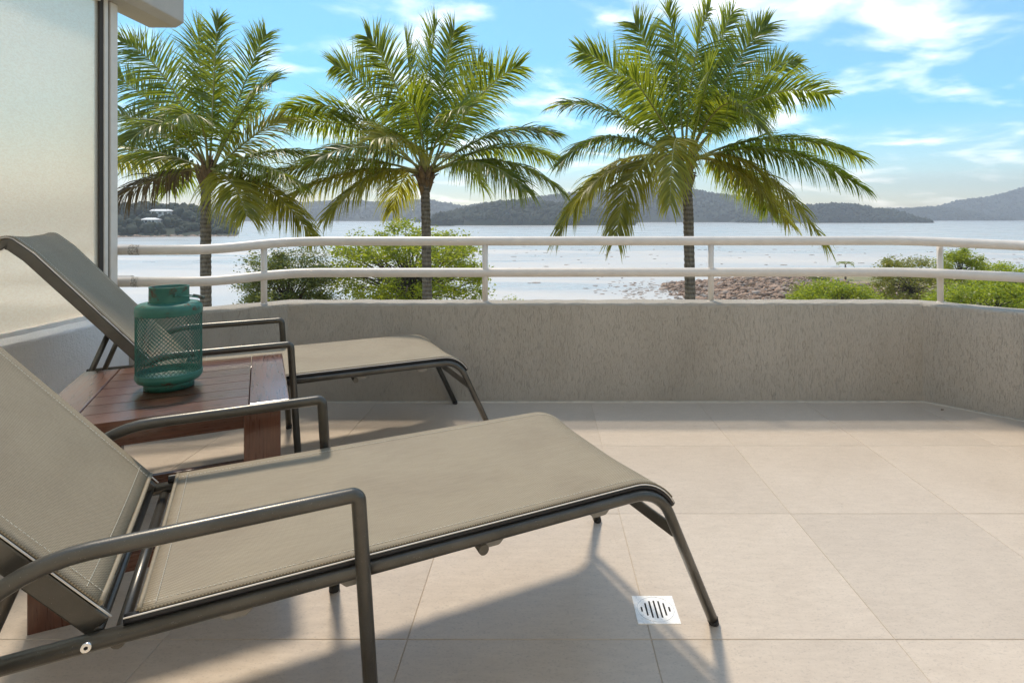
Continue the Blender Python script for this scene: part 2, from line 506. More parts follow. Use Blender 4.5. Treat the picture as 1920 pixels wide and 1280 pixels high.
def ground_z(X, Y):
    z = -8.6 - 2.6 * sstep(8, 60, Y) - 1.55 * sstep(50, 90, Y)
    z = z - .50 * sstep(110, 420, Y + .12 * X) - 1.2 * sstep(330, 700, Y)
    return z + .035 * vnoise(X * .06, Y * .11, 3) * sstep(60, 100, Y) + .02 * vnoise(X * .3, Y * .5, 5) * sstep(60, 100, Y)
xs = np.concatenate([np.linspace(-9000, -500, 10), np.linspace(-480, 480, 150), np.linspace(500, 9000, 10)])
ys = np.concatenate([np.linspace(-300, 0, 5), np.linspace(4, 420, 150), np.linspace(450, 1200, 12), np.linspace(2000, 12000, 6)])
tag(grid('ground', xs, ys, ground_z, M['sand']), 'pale wet sand flats of the beach below the balcony', kind='structure')
sea = MB(); sea.add([(-9000, 40, SEA), (9000, 40, SEA), (9000, 12000, SEA), (-9000, 12000, SEA)], [(0, 1, 2, 3)])
tag(sea.build('sea', M['sea']), 'calm pale grey blue water of the bay', kind='structure')

# lawn round the building, hidden below the parapet
def lawn_z(X, Y): return -8.45 - 2.3 * sstep(8, 60, Y) - 1.6 * sstep(42, 56, Y) + .06 * vnoise(X * .2, Y * .2, 9)
tag(grid('lawn', np.linspace(-120, 130, 60), np.linspace(-40, 60, 40), lawn_z, M['grass']), kind='structure')

# grassy bank on the right with its rock revetment
def bank_z(X, Y):
    ex = 46 + 3 * vnoise(Y * .05, Y * .02, 21)
    m = sstep(ex - 14, ex + 2, X) * (1 - sstep(118, 130, Y + 2 * vnoise(X * .05, X * .03, 22))) * sstep(30, 70, Y)
    return -13.6 + m * (2.55 + .12 * vnoise(X * .12, Y * .12, 23) + .8 * sstep(80, 150, X))
tag(grid('grass_bank', np.linspace(20, 330, 120), np.linspace(30, 140, 70), bank_z, M['grass']), 'dry grassy bank behind the rock revetment', kind='structure')

ICO = None
def ico(sub=1):
    bm = bmesh.new(); bmesh.ops.create_icosphere(bm, subdivisions=sub, radius=1)
    V = np.array([v.co[:] for v in bm.verts]); Fa = np.array([[v.index for v in f.verts] for f in bm.faces]); bm.free()
    return V, Fa
IV, IF = ico(1)
IV2, IF2 = ico(2)
def blobs(name, C, S, mat, parent=None, jitter=.28, seed=1, base=(IV, IF)):
    """many small lumpy bodies joined in one mesh: C centres (n,3), S radii (n,3)"""
    r = np.random.default_rng(seed); bv, bf = base; n, m = len(C), len(bv)
    A = r.uniform(0, 2 * math.pi, n); ca, sa = np.cos(A)[:, None], np.sin(A)[:, None]
    x = bv[None, :, 0] * ca - bv[None, :, 1] * sa; y = bv[None, :, 0] * sa + bv[None, :, 1] * ca; z = np.repeat(bv[None, :, 2], n, 0)
    V = np.stack([x, y, z], -1) * (1 + r.uniform(-jitter, jitter, (n, m, 1)))
    V = V * S[:, None, :] + C[:, None, :]
    Fa = bf[None] + (np.arange(n) * m)[:, None, None]
    return np_mesh(name, V.reshape(-1, 3), Fa.reshape(-1, 3), mat, parent)

def island(name, label, sky, vshore, depth, ntree, tr, seed, wood_label):
    """a wooded island: skyline points (photo u, v), its shore line v, its depth in metres"""
    Y0 = 14.0 * F / (vshore - V0)
    su = np.array([p[0] for p in sky], float); sv = np.array([p[1] for p in sky], float)
    Ym = Y0 + depth * .45
    sx = (su - U0) / F * Ym; sz = np.maximum((V0 - sv) / F * Ym + 14.0 - tr * .9, 0.05)
    x0, x1 = sx[0], sx[-1]
    def hz(X, Y):
        top = np.interp(X, sx, sz)
        d = (Y - Y0 - 6 * vnoise(X * .02, X * .01, seed)) / depth
        sh = np.clip(np.sin(np.pi * np.clip(d, 0, 1)), 0, 1) ** .62
        edge = sstep(0, 30, X - x0) * sstep(0, 30, x1 - X)
        q = .86 + .10 * vnoise(X * .018, Y * .018, seed + 1) * (1 - np.exp(-((d - .45) / .12) ** 2)) + .14 * np.exp(-((d - .45) / .16) ** 2)
        return SEA - 1.5 + (top * sh * q + 1.8 * np.clip(sh * 6, 0, 1)) * np.clip(edge * 3, 0, 1)
    xs = np.linspace(x0 - 5, x1 + 5, 150); ys = np.linspace(Y0 - 10, Y0 + depth + 10, 46)
    o = grid(name, xs, ys, hz, M['hill']); tag(o, label, kind='structure')
    r = np.random.default_rng(seed)
    X = r.uniform(x0, x1, ntree); D = r.uniform(.015, .62, ntree) ** 1.15
    k = ntree // 3; D[:k] = r.normal(.45, .04, k)
    Y = Y0 + depth * D; Z = hz(X, Y)
    ok = Z > SEA + 2.0
    X, Y, Z = X[ok], Y[ok], Z[ok]
    s = tr * r.uniform(.55, 1.25, len(X))
    S = np.stack([s * r.uniform(.8, 1.2, len(X)), s * r.uniform(.8, 1.2, len(X)), s * r.uniform(.7, 1.5, len(X))], -1)
    w = blobs('island_forest', np.stack([X, Y, Z + s * .45], -1), S, M['forest'], None, .3, seed)
    tag(w, wood_label, 'forest', kind='stuff')
    return o

island('island', 'hazy far hills across the bay behind the left palms',
       [(330, 400), (430, 378), (480, 372), (560, 381), (640, 377), (720, 380), (800, 374), (850, 384), (905, 396), (960, 410)], 414.6, 600, 2600, 7, 31, 'hazy woods on the far hills left of centre')
island('island', 'high wooded hill on the far shore behind the right palm',
       [(800, 408), (880, 386), (960, 377), (1040, 366), (1110, 360), (1160, 358), (1210, 349), (1240, 346), (1275, 353), (1330, 362), (1400, 370), (1450, 378), (1500, 386), (1560, 396), (1640, 408)], 416.8, 520, 4200, 6, 32, 'woods on the high hill behind the right palm')
island('island', 'low dark wooded island between the second and third palm',
       [(812, 412), (840, 400), (880, 392), (930, 380), (985, 377), (1030, 381), (1075, 384), (1120, 392), (1160, 402), (1190, 413)], 422.6, 150, 2200, 4.2, 33, 'dark woods on the low island right of the middle palm')
island('island', 'dark wooded headland with a long low tip on the right',
       [(1380, 408), (1440, 392), (1500, 387), (1560, 382), (1600, 384), (1640, 391), (1680, 396), (1700, 404), (1725, 413)], 418.0, 170, 2200, 4.5, 34, 'dark woods on the right headland')
island('island', 'small distant hill at the right between two headlands',
       [(1600, 405), (1660, 392), (1700, 391), (1745, 388), (1790, 391), (1830, 400), (1870, 408)], 413.9, 300, 1600, 6, 35, 'woods on the small distant hill at the right')
island('island', 'tall blue hill running out of the right edge',
       [(1700, 411), (1745, 398), (1775, 384), (1800, 376), (1840, 372), (1880, 364), (1925, 352), (2000, 340), (2100, 350), (2250, 380), (2350, 408)], 413.2, 520, 2600, 7, 36, 'woods on the tall hill at the right edge')
island('island', 'tiny wooded islet by the shore behind the middle palm',
       [(800, 416), (815, 404), (828, 399), (842, 405), (858, 418)], 423.6, 40, 200, 3.2, 37, 'trees on the tiny islet behind the middle palm')

# headland on the left with trees and two houses
def head_z(X, Y):
    sh = 410 + 6 * vnoise(X * .03, X * .02, 41) + (X + 320) * .30
    d = (Y - sh) / 90
    u = X / np.maximum(Y, 1) * F + U0
    m = sstep(446, 392, u) * 12.5 + sstep(420, 330, u) * 6 + 2.0 * sstep(452, 440, u)
    return SEA - 2.0 + (m * sstep(0, 1, d) ** .6 + 1.6 * sstep(-.05, .05, d) * sstep(455, 446, u))
ho = grid('headland', np.linspace(-560, -190, 150), np.linspace(330, 640, 80), head_z, M['hill'])
tag(ho, 'wooded headland on the left across the water', kind='structure')
r = np.random.default_rng(5)
n = 2600
hx = r.uniform(-520, -210, n); hy = r.uniform(385, 600, n); hz_ = head_z(hx, hy)
uu = hx / hy * F + U0
house_px = [(302, 393, 466.0), (283, 409, 446.0)]
keep = (hz_ > SEA + 1.6) & (uu < 438)
for hu, hv, hY in house_px:
    keep &= ~((abs(uu - hu) < 26) & (hy < hY + 6) & (hy > hY - 8))
hx, hy, hz_ = hx[keep], hy[keep], hz_[keep]
s = r.uniform(1.3, 3.4, len(hx))
tag(blobs('headland_forest', np.stack([hx, hy, hz_ + s * .7], -1), np.stack([s * 1.05, s * 1.05, s * r.uniform(.8, 1.7, len(hx))], -1), M['forest'], None, .34, 6, (IV2, IF2)),
    'dense trees covering the left headland', 'forest', kind='stuff')
n = 700
kx = r.uniform(-440, -205, n); kd = r.uniform(-.06, .05, n)
ky = 410 + 6 * vnoise(kx * .03, kx * .02, 41) + (kx + 320) * .30 + kd * 90; kz = head_z(kx, ky)
s = r.uniform(.5, 1.5, n); ok = (kx / ky * F + U0) < 446
tag(blobs('shore_rocks', np.stack([kx, ky, np.maximum(kz, SEA - .2) + .1], -1)[ok], np.stack([s * 1.4, s, s * .6], -1)[ok], M['rock'], None, .3, 8),
    'jumbled rocks along the headland shore', 'rocks', kind='stuff')
for (hu, hv, hY), lab in zip(house_px, ['long pale roofed house high on the left headland', 'small pale house lower down among the headland trees']):
    c = P(hu, hv, hY); w, d, h = (17, 9, 3.4) if hu > 290 else (11, 7, 3.0)
    e = tag(empty('hillside_house', (c.x, c.y, c.z - h - 1.2)), lab, 'house', 'houses on the headland')
    b = MB(); b.box((0, 0, h / 2 - 1.5), (w, d, h + 3)); b.build('wall', M['house'], e)
    b = MB()
    b.add([(-w / 2 - .8, -d / 2 - .8, h), (w / 2 + .8, -d / 2 - .8, h), (w / 2 + .8, d / 2 + .8, h), (-w / 2 - .8, d / 2 + .8, h),
           (-w / 2 + 2, 0, h + 1.5), (w / 2 - 2, 0, h + 1.5)], [(0, 1, 5, 4), (2, 3, 4, 5), (1, 2, 5), (3, 0, 4), (3, 2, 1, 0)])
    b.build('roof', M['roof'], e)
    for k in range(4):
        b = MB(); b.box((-w / 2 + w * (k + .5) / 4, -d / 2 - .03, h * .52), (w / 7, .1, h * .5)); b.build('window', M['window'], e)

# ================================================================== balcony
WALL_Z = .557
def sweep_wall(name, plan, thick, z0, z1, mat, step=.05, rough=.0025, rnd=.014, seed=3):
    pl = [Vector((p[0], p[1])) for p in plan]
    pts, out = [], []
    n = len(pl)
    segn = [Vector((-(pl[i + 1] - pl[i]).normalized().y, (pl[i + 1] - pl[i]).normalized().x)) for i in range(n - 1)]
    mit = []
    for i in range(n):
        a = segn[max(i - 1, 0)]; b = segn[min(i, n - 2)]
        m = (a + b).normalized(); mit.append(m / max(m.dot(a), .3))
    for i in range(n - 1):
        L = (pl[i + 1] - pl[i]).length; k = max(int(L / step), 1)
        for j in range(k + (i == n - 2)):
            f = j / k; pts.append(pl[i].lerp(pl[i + 1], f)); out.append(mit[i].lerp(mit[i + 1], f))
    prof = [(0, z0), (0, z0 * .3 + z1 * .7), (0, z1 - rnd), (rnd * .3, z1 - rnd * .3), (rnd, z1), (thick * .5, z1 + .002), (thick - rnd, z1), (thick - rnd * .3, z1 - rnd * .3), (thick, z1 - rnd), (thick, z0)]
    rr = random.Random(seed); b = MB(); vs = []
    for p, o in zip(pts, out):
        for k, (d, z) in enumerate(prof):
            jz = rr.uniform(-rough, rough) if 1 < k < 8 else 0
            q = p + o * (d + (rr.uniform(-rough, rough) * .5 if 0 < k < 9 else 0)); vs.append((q.x, q.y, z + jz))
    m = len(prof)
    b.add(vs, [(i * m + k, (i + 1) * m + k, (i + 1) * m + k + 1, i * m + k + 1) for i in range(len(pts) - 1) for k in range(m - 1)], False)
    b.f += [tuple(range(m)), tuple(reversed(range((len(pts) - 1) * m, len(pts) * m)))]; b.sm += [False, False]
    return b.build(name, mat)
pw = tag(sweep_wall('parapet_wall', [(-2.36, 2.735), (-2.06, 2.855), (-1.75, 2.987), (-1.44, 3.225), (2.134, 3.235), (2.446, 2.927), (2.446, -1.2)], .17, -.3, WALL_Z, M['stucco']),
    'grey rough rendered parapet wall along the front of the balcony', 'wall')
b = MB(); b.tube([(-2.06, 2.851, .004), (-1.75, 2.983, .004), (-1.44, 3.221, .004), (2.134, 3.231, .004), (2.442, 2.925, .004), (2.442, -.5, .004)], .0055, 8)
b.build('sealant_bead', m_simple('sealant', (.5, .46, .38), .6, 0, 30, .15), pw)
tag(sweep_wall('side_wall', [(-2.062, -1.2), (-2.058, 2.845)], .2, -.3, WALL_Z - .004, M['white_stucco'], .05, .002, .012, 4),
    'bright white rough rendered low wall under the frosted screen', 'wall')

fl = MB(); fl.box((.1, 1.03, -.1488), (5.0, 4.6, .3))
floor = tag(fl.build('floor', M['grout']), 'beige tiled balcony floor', kind='structure')
TS, GAP = .6, .0014
def tile_mesh(w, d):
    b = MB(); b.box((0, 0, -.0035), (w, d, .013)); o = b.build('tile', M['tile'], floor, .0012, 1); return o
xs0 = .264 - 4 * TS; ys0 = 1.413 - 4 * TS
first = cut = None
for i in range(8):
    for j in range(7):
        x, y = xs0 + (i + .5) * TS, ys0 + (j + .5) * TS
        if first is None: first = o = tile_mesh(TS - GAP, TS - GAP)
        else: o = link(first.copy(), floor)
        o.location = (x, y, random.uniform(-.0004, .0004))
    x, y = xs0 + (i + .5) * TS, ys0 + 7 * TS + .05
    if cut is None: cut = o = tile_mesh(TS - GAP, .1 - GAP)
    else: o = link(cut.copy(), floor)
    o.location = (x, y, 0)

# unseen house wall behind the camera, shaped and coloured to bounce sunlight into shade
b = MB(); b.box((.1, -.72, 1.4), (6.4, .25, 3.8)); tag(b.build('bounce_house_wall', M['facade']), 'unseen warm white house wall, set close behind the camera as a bounce surface', 'wall')

# header beam at upper left: section in x-z, run along y
b = MB(); sec = [(-2.26, 2.124), (-2.105, 2.124), (-2.06, 2.152), (-2.06, 2.31), (-2.26, 2.31)]
b.add([(x, -1.2, z) for x, z in sec] + [(x, 3.286, z) for x, z in sec], [tuple(range(5)), tuple(range(9, 4, -1))] + [(i, (i + 1) % 5, 5 + (i + 1) % 5, 5 + i) for i in range(5)])
tag(b.build('header_beam', M['plaster'], None, .006, 2), 'grey painted beam end above the frosted screen', 'beam')

# frosted privacy screen on the side wall
sc = tag(empty('privacy_screen', (-2.19, 1.0, WALL_Z)), 'tall frosted glass privacy screen with pale metal post', 'screen')
def scr(name, x0, x1, y0, y1, z0, z1, mat, bev=.002):
    b = MB(); b.box(((x0 + x1) / 2 + 2.19, (y0 + y1) / 2 - 1.0, (z0 + z1) / 2 - WALL_Z), (x1 - x0, y1 - y0, z1 - z0)); return b.build(name, mat, sc, bev, 2)
scr('glass_pane', -2.195, -2.187, -1.15, 2.815, .572, 2.13, M['glass'], 0)
scr('gasket', -2.205, -2.178, 2.8126, 2.837, .56, 2.127, M['gasket'], 0)
scr('channel', -2.215, -2.172, 2.837, 2.861, .56, 2.126, M['alum'])
scr('joint_strip', -2.21, -2.186, 2.861, 2.882, .56, 2.125, M['gasket'], 0)
scr('post', -2.225, -2.175, 2.882, 2.930, .56, 2.1235, M['alum'], .004)
scr('sill', -2.215, -2.172, -1.15, 2.8125, .5535, .573, M['alum'])
scr('head_channel', -2.215, -2.172, -1.15, 2.8125, 2.10, 2.126, M['alum'])

# railing
rl = tag(empty('railing', (0, 3.3, WALL_Z)), 'white painted two bar tube railing on the parapet', 'railing')
def rel(pts, o): return [Vector(p) - Vector(o) for p in pts]
RO = (0, 3.3, WALL_Z)
top = [P(217, 468.8, 2.95), P(395, 468.2, 3.04), P(545, 452.4, 3.30), P(1702, 451.0, 3.30), P(1852, 457.5, 3.10), P(1965, 462, 2.96)]
mid = [P(217, 528.7, 2.95), P(395, 528.0, 3.04), P(545, 511.2, 3.30), P(1702, 510.0, 3.30), P(1852, 517.0, 3.10), P(1965, 522, 2.96)]
for nm, pl in (('top_rail', top), ('mid_rail', mid)):
    pl = pl + [Vector((2.52, 2.5, pl[-1].z)), Vector((2.52, -1.2, pl[-1].z))]
    b = MB(); b.tube(rel(fillet(pl, [.5, .5, .5, .5, .3, .3], 10), RO), .0262, 20); b.build(nm, M['rail'], rl)
for u, vb, Y, vt in ((495, 566, 3.215, 456), (909.5, 562, 3.30, 452), (1333, 562, 3.30, 452), (1763.5, 566, 3.262, 453)):
    a, t = P(u, vb, Y), P(u - (1.5 if u > 1700 else 0), vt, Y); a.z = WALL_Z - .02
    b = MB(); b.tube(rel([a, t], RO), .0165, 16); b.build('post', M['rail'], rl)
    b = MB(); b.tube(rel([(a.x, a.y, WALL_Z - .003), (a.x, a.y, WALL_Z + .006)], RO), .021, 16); b.build('post_collar', M['rail'], rl)
t = NT('weld_scar').set(Roughness=.8); t.color(t.ramp(t.noise(t.mapped(), 160, 4, .7), [(.42, (.16, .14, .11)), (.58, (.6, .57, .52))])); M['weld'] = t.m
for pl, u0, u1 in ((top, 243, 262), (mid, 248, 260)):
    f0, f1 = (u0 - 217) / 178, (u1 - 217) / 178
    b = MB(); b.tube(rel([pl[0].lerp(pl[1], f0), pl[0].lerp(pl[1], f1)], RO), .0268, 20, False); b.build('weld_collar', M['weld'], rl)

# neighbouring balcony seen blurred through the frosted glass
tag(sweep_wall('neighbour_wall', [(-5.4, 3.05), (-2.38, 3.05)], .17, -.3, WALL_Z, M['stucco'], .1, .002, .012, 5),
    'parapet of the next balcony, blurred behind the frosted glass', 'wall')
e = tag(empty('neighbour_railing', (-3.4, 3.12, WALL_Z)), 'railing of the next balcony, a blurred dark band behind the glass', 'railing')
for z in (.87, .70):
    b = MB(); b.tube(rel([(-5.4, 3.12, z), (-2.24, 3.12, z)], (-3.4, 3.12, WALL_Z)), .026, 14); b.build('rail', M['rail'], e)

# a dry leaf by the right corner of the wall
lf = MB(); lf.add([(0, 0, .002), (.012, .007, .006), (.03, .001, .003), (.013, -.007, .004), (.014, 0, .0015)], [(0, 4, 1), (1, 4, 2), (2, 4, 3), (3, 4, 0)], True)
o = tag(lf.build('dry_leaf', M['fibre']), 'tiny dark dry leaf on the floor by the right corner of the parapet', 'leaf'); o.location = P(1764, 771, 3.083); o.location.z = .004; o.rotation_euler = (0, 0, .4)

# floor drain
dr = tag(empty('floor_drain', (.2955, 1.5195, .003)), 'small square white metal floor drain beside the lounger foot', 'drain')
b = MB(); b.box((0, 0, 0), (.111, .109, .003)); b.build('plate', M['drain'], dr, .001, 2)
b = MB(); b.lathe([(.0475, .0014), (.0475, .0019), (.0482, .0019), (.0482, .0014)], seg=56); b.build('ring', M['steel'], dr)
for k, hl in zip(range(-3, 4), (.009, .024, .032, .034, .032, .024, .009)):
    b = MB(); b.box((k * .0122, 0, .0012), (.0048, hl * 2, .0014)); b.build('slot', M['hole'], dr, .0006, 2)

# ================================================================== sun loungers
LW = .553                       # distance between the two side tubes
def copy_tree(o, parent=None):
    c = o.copy(); COL.objects.link(c)
    if parent is not None: c.parent = parent
    for ch in list(o.children): copy_tree(ch, c)
    return c
def L(s, w, z): return Vector((.9 - s, w - LW / 2, z))   # s from the front feet towards the head

def sling_mesh(name, path, w0, w1, sag, parent, thick=.003, nw=24):
    """fabric stretched between two rails; path = [(s, z)], uv in metres"""
    p = [Vector((a, 0, c)) for a, c in path]; n = len(p)
    T = [(p[min(i + 1, n - 1)] - p[max(i - 1, 0)]).normalized() for i in range(n)]
    N = [Vector((-t.z, 0, t.x)) for t in T]
    if sum(v.z for v in N) < 0: N = [-v for v in N]
    dist = [0]
    for i in range(1, n): dist.append(dist[-1] + (p[i] - p[i - 1]).length)
    bm = bmesh.new(); uvl = bm.loops.layers.uv.new('UVMap'); gr = []
    for side in (0, 1):
        g = []
        for i in range(n):
            row = []
            ends = min(1, dist[i] / .12, (dist[-1] - dist[i]) / .12)
            for j in range(nw + 1):
                f = j / nw; d = -sag * (1 - (2 * f - 1) ** 2) * (.35 + .65 * ends) - side * thick
                d += .0012 * math.sin(dist[i] * 17 + f * 5) * math.sin(f * 9.4)
                q = p[i] + N[i] * d
                row.append(bm.verts.new(L(q.x, w0 + (w1 - w0) * f, q.z)))
            g.append(row)
        gr.append(g)
    def face(vs, uvs):
        f = bm.faces.new(vs); f.smooth = True
        for lp, uv in zip(f.loops, uvs): lp[uvl].uv = uv
    W = lambda j: (w1 - w0) * j / nw
    for side in (0, 1):
        for i in range(n - 1):
            for j in range(nw):
                g = gr[side]; q = [(i, j), (i + 1, j), (i + 1, j + 1), (i, j + 1)]
                if side: q.reverse()
                face([g[a][c] for a, c in q], [(dist[a], W(c)) for a, c in q])
    for i in range(n - 1):
        for j in (0, nw): face([gr[0][i][j], gr[0][i + 1][j], gr[1][i + 1][j], gr[1][i][j]], [(dist[i], 0), (dist[i + 1], 0), (dist[i + 1], .003), (dist[i], .003)])
    for j in range(nw):
        for i in (0, n - 1): face([gr[0][i][j], gr[0][i][j + 1], gr[1][i][j + 1], gr[1][i][j]], [(0, W(j)), (0, W(j + 1)), (.003, W(j + 1)), (.003, W(j))])
    bmesh.ops.recalc_face_normals(bm, faces=bm.faces)
    me = bpy.data.meshes.new(name); bm.to_mesh(me); bm.free(); me.materials.append(M['sling'])
    return link(bpy.data.objects.new(name, me), parent), gr

def stitches(pts, parent, name='stitching'):
    """a dashed thread line along a polyline"""
    b = MB(); pts = [Vector(p) for p in pts]; acc = 0
    for a, c in zip(pts[:-1], pts[1:]):
        d = c - a; Ln = d.length; t = d.normalized(); s = -acc
        while s < Ln:
            x0, x1 = max(s, 0), min(s + .005, Ln)
            if x1 - x0 > .001:
                b.tube([a + t * x0, a + t * x1], .0007, 4, False)
            s += .0078
        acc = (Ln - s) % .0078
    return b.build(name, M['thread'], parent)

def make_lounger():
    root = empty('sun_lounger', (0, 0, 0))
    ZT = .383
    leg = [(-.004, 0.012), (.168, ZT), (1.63, ZT)]
    pathT = fillet([(s, 0, z) for s, z in leg], .115, 10)
    for w in (0, LW):
        b = MB(); b.tube([L(p.x, w, p.z) for p in pathT], .0132, 16); o = b.build('side_rail', M['frame'], root)
        b = MB(); d = (Vector(L(.02, w, .06)) - Vector(L(0, w, .012))).normalized()
        b.tube([L(-.004, w, .012) - d * .010, L(-.004, w, .012) + d * .006], [.0122, .0142], 14); b.build('foot_cap', M['rubber'], o)
    # black channel that holds the fabric, just above the tube
    def offset(path, d):
        p = [Vector((q.x, 0, q.z)) for q in path]; n = len(p); out = []
        for i in range(n):
            t = (p[min(i + 1, n - 1)] - p[max(i - 1, 0)]).normalized(); nn = Vector((-t.z, 0, t.x))
            out.append(p[i] + (nn if nn.z > 0 or nn.x < 0 else -nn) * d)
        return out
    top = offset(pathT, .0195)
    # keep from 40% down the leg to the rear of the seat
    def cut(path, zmin, smax):
        q = [p for p in path if p.z > zmin and p.x < smax]
        return q
    dense = []
    for a, c in zip(top[:-1], top[1:]):
        k = max(int((c - a).length / .02), 1)
        dense += [a.lerp(c, f / k) for f in range(k)]
    dense.append(top[-1])
    chan = [p for p in dense if p.z > .325 and p.x < 1.228]
    for w in (.004, LW - .004):
        b = MB(); b.tube([L(p.x, w, p.z) for p in chan], .0085, 8); b.build('sling_channel', M['black'], root)
        b = MB(); b.tube([L(p.x, w + (-.007 if w < .1 else .007), p.z + .006) for p in chan], .0014, 6); b.build('channel_highlight', M['alum'], root)  # thin pale tube puts the highlight on the channel edge into the model
    fab = [p for p in offset_pts(dense, .0105) if p.z > .345 and p.x < 1.208]
    seat, g = sling_mesh('seat_sling', [(p.x, p.z) for p in fab], .000, LW, .016, root)
    up = Vector((0, 0, .0012))
    rows = g[0]
    # the last rows lie at the head end of the seat
    stitches([v for v in edge_line(fab, .022, .016, 'side0')], seat)
    stitches([v for v in edge_line(fab, LW - .022, .016, 'side0')], seat)
    stitches([L(1.186, .01 + (LW - .02) * f, fab[-1].z + .0025 - .016 * (1 - (2 * f - 1) ** 2) * .45) for f in np.linspace(0, 1, 12)], seat)
    b = MB(); b.tube([L(1.208, .004 + (LW - .008) * f, fab[-1].z - .001 - .016 * (1 - (2 * f - 1) ** 2) * .35) for f in np.linspace(0, 1, 14)], .0042, 8); b.build('hem', M['sling'], seat)

    # backrest
    A = R(50.5); s0, z0 = 1.262, .392; BL = .665
    ca, sa = math.cos(A), math.sin(A)
    end = (s0 + BL * ca, z0 + BL * sa)
    line = [(s0, 0, z0), (end[0], 0, end[1]), (end[0] + .058, 0, end[1] + .054), (end[0] + .078, 0, end[1] + .030)]
    bp = fillet(line, [.07, .012], 8)
    dense_b = []
    for a, c in zip(bp[:-1], bp[1:]):
        k = max(int((c - a).length / .03), 1); dense_b += [a.lerp(c, f / k) for f in range(k)]
    dense_b.append(bp[-1])
    nb = len(dense_b)
    def nrm(i):
        t = (dense_b[min(i + 1, nb - 1)] - dense_b[max(i - 1, 0)]).normalized(); return Vector((-t.z, 0, t.x))
    for w in (.026, LW - .026):
        b = MB(); vs = []
        for i, p in enumerate(dense_b):
            nn = nrm(i)
            hb = .0175 if i < nb * .78 else .0175 - .009 * (i - nb * .78) / (nb * .22)
            for dw, dn in ((-.009, -hb), (.009, -hb), (.009, hb), (-.009, hb)):
                q = p + nn * dn; vs.append(L(q.x, w + dw, q.z))
        b.add(vs, [(i * 4 + k, i * 4 + (k + 1) % 4, (i + 1) * 4 + (k + 1) % 4, (i + 1) * 4 + k) for i in range(nb - 1) for k in range(4)] + [(0, 1, 2, 3), ((nb - 1) * 4 + 3, (nb - 1) * 4 + 2, (nb - 1) * 4 + 1, (nb - 1) * 4)])
        bar = b.build('back_frame', M['frame'], root, .003, 2)
        b = MB(); b.tube([L((p + nrm(i) * .0205).x, w + (-.0085 if w < .1 else .0085), (p + nrm(i) * .0205).z) for i, p in enumerate(dense_b)], .0016, 6); b.build('frame_lip', M['alum'], bar)
    pb = [p + nrm(i) * .026 for i, p in enumerate(dense_b)]
    back, _ = sling_mesh('back_sling', [(p.x, p.z) for p in pb[1:]], .018, LW - .018, .014, root)
    for w in (.046, LW - .046):
        stitches([L((p + nrm(i) * .0274).x, w, (p + nrm(i) * .0274).z - .002) for i, p in enumerate(dense_b) if i > 0], back)
    q = pb[1]
    b = MB(); b.tube([L(q.x, .02 + (LW - .04) * f, q.z - .002 - .014 * (1 - (2 * f - 1) ** 2) * .3) for f in np.linspace(0, 1, 14)], .0045, 8); b.build('hem', M['sling'], back)
    q = pb[1] + Vector((.03 * ca, 0, .03 * sa))
    stitches([L(q.x, .03 + (LW - .06) * f, q.z + .001 - .014 * (1 - (2 * f - 1) ** 2) * .48) for f in np.linspace(0, 1, 12)], back)

    # armrests that run down into legs
    for w, k in ((-.027, 1), (LW + .027, -1)):
        pl = [(.842, 0, .012), (.874, 0, .5375), (1.40, 0, .5375), (1.60, 0, .012)]
        pa = fillet(pl, [.014, .20], 9)
        b = MB(); b.tube([L(p.x, w, p.z) for p in pa], .0133, 16); arm = b.build('armrest', M['frame'], root)
        for s in (.8415, 1.601):
            b = MB(); b.tube([L(s, w, .000), L(s, w, .02)], .0143, 14); b.build('foot_cap', M['rubber'], arm)
        b = MB(); b.tube([L(.864, w, ZT), L(.864, w + k * .03, ZT)], .011, 10); b.build('bracket', M['frame'], arm)
        b = MB(); b.tube([L(1.455, w, ZT), L(1.455, w + k * .03, ZT)], .011, 10); b.build('bracket', M['frame'], arm)
    # cross members
    def bar(name, s, z, r, w0=.0, w1=LW): b = MB(); b.tube([L(s, w0, z), L(s, w1, z)], r, 12); return b.build(name, M['frame'], root)
    b = MB(); rot = Matrix.Rotation(R(24), 3, 'Y'); b.box(L(.112, LW / 2, .262), (.012, LW - .02, .026), rot); b.build('front_brace', M['frame'], root, .003, 2)
    bar('cross_tube', 1.235, ZT - .012, .010); bar('cross_tube', 1.612, ZT, .0120); bar('cross_tube', .62, ZT - .028, .011)
    bar('hinge_rod', s0, z0 - .004, .007, .012, LW - .012)
    # back support struts
    for w in (.075, LW - .075):
        b = MB(); p = Vector((s0 + .33 * ca, 0, z0 + .33 * sa - .02)); b.tube([L(p.x, w, p.z), L(1.568, w, ZT - .01)], .0095, 10); b.build('back_support', M['frame'], root)
    # clips under the rail and the pivot bolts
    for w in (.012, LW - .012):
        for s in (.335, .60, .875, 1.07):
            b = MB(); b.add([L(s + a, w + c, z) for a, z in ((-.032, ZT - .013), (-.016, ZT - .028), (.016, ZT - .028), (.032, ZT - .013)) for c in (-.009, .009)],
                            [(0, 1, 3, 2), (2, 3, 5, 4), (4, 5, 7, 6), (6, 7, 1, 0), (0, 2, 4, 6), (1, 7, 5, 3)]); b.build('clip', M['plastic'], root, .003, 2)
    for w, k in ((0, -1), (LW, 1)):
        b = MB(); b.tube([L(1.272, w + k * .010, ZT + .002), L(1.272, w + k * .0155, ZT + .002)], [.0075, .0068], 16); bo = b.build('bolt', M['steel'], root)
        b = MB(); b.tube([L(1.272, w + k * .0154, ZT + .002), L(1.272, w + k * .0158, ZT + .002)], .0030, 6); b.build('bolt_socket', M['hole'], bo)
    return root
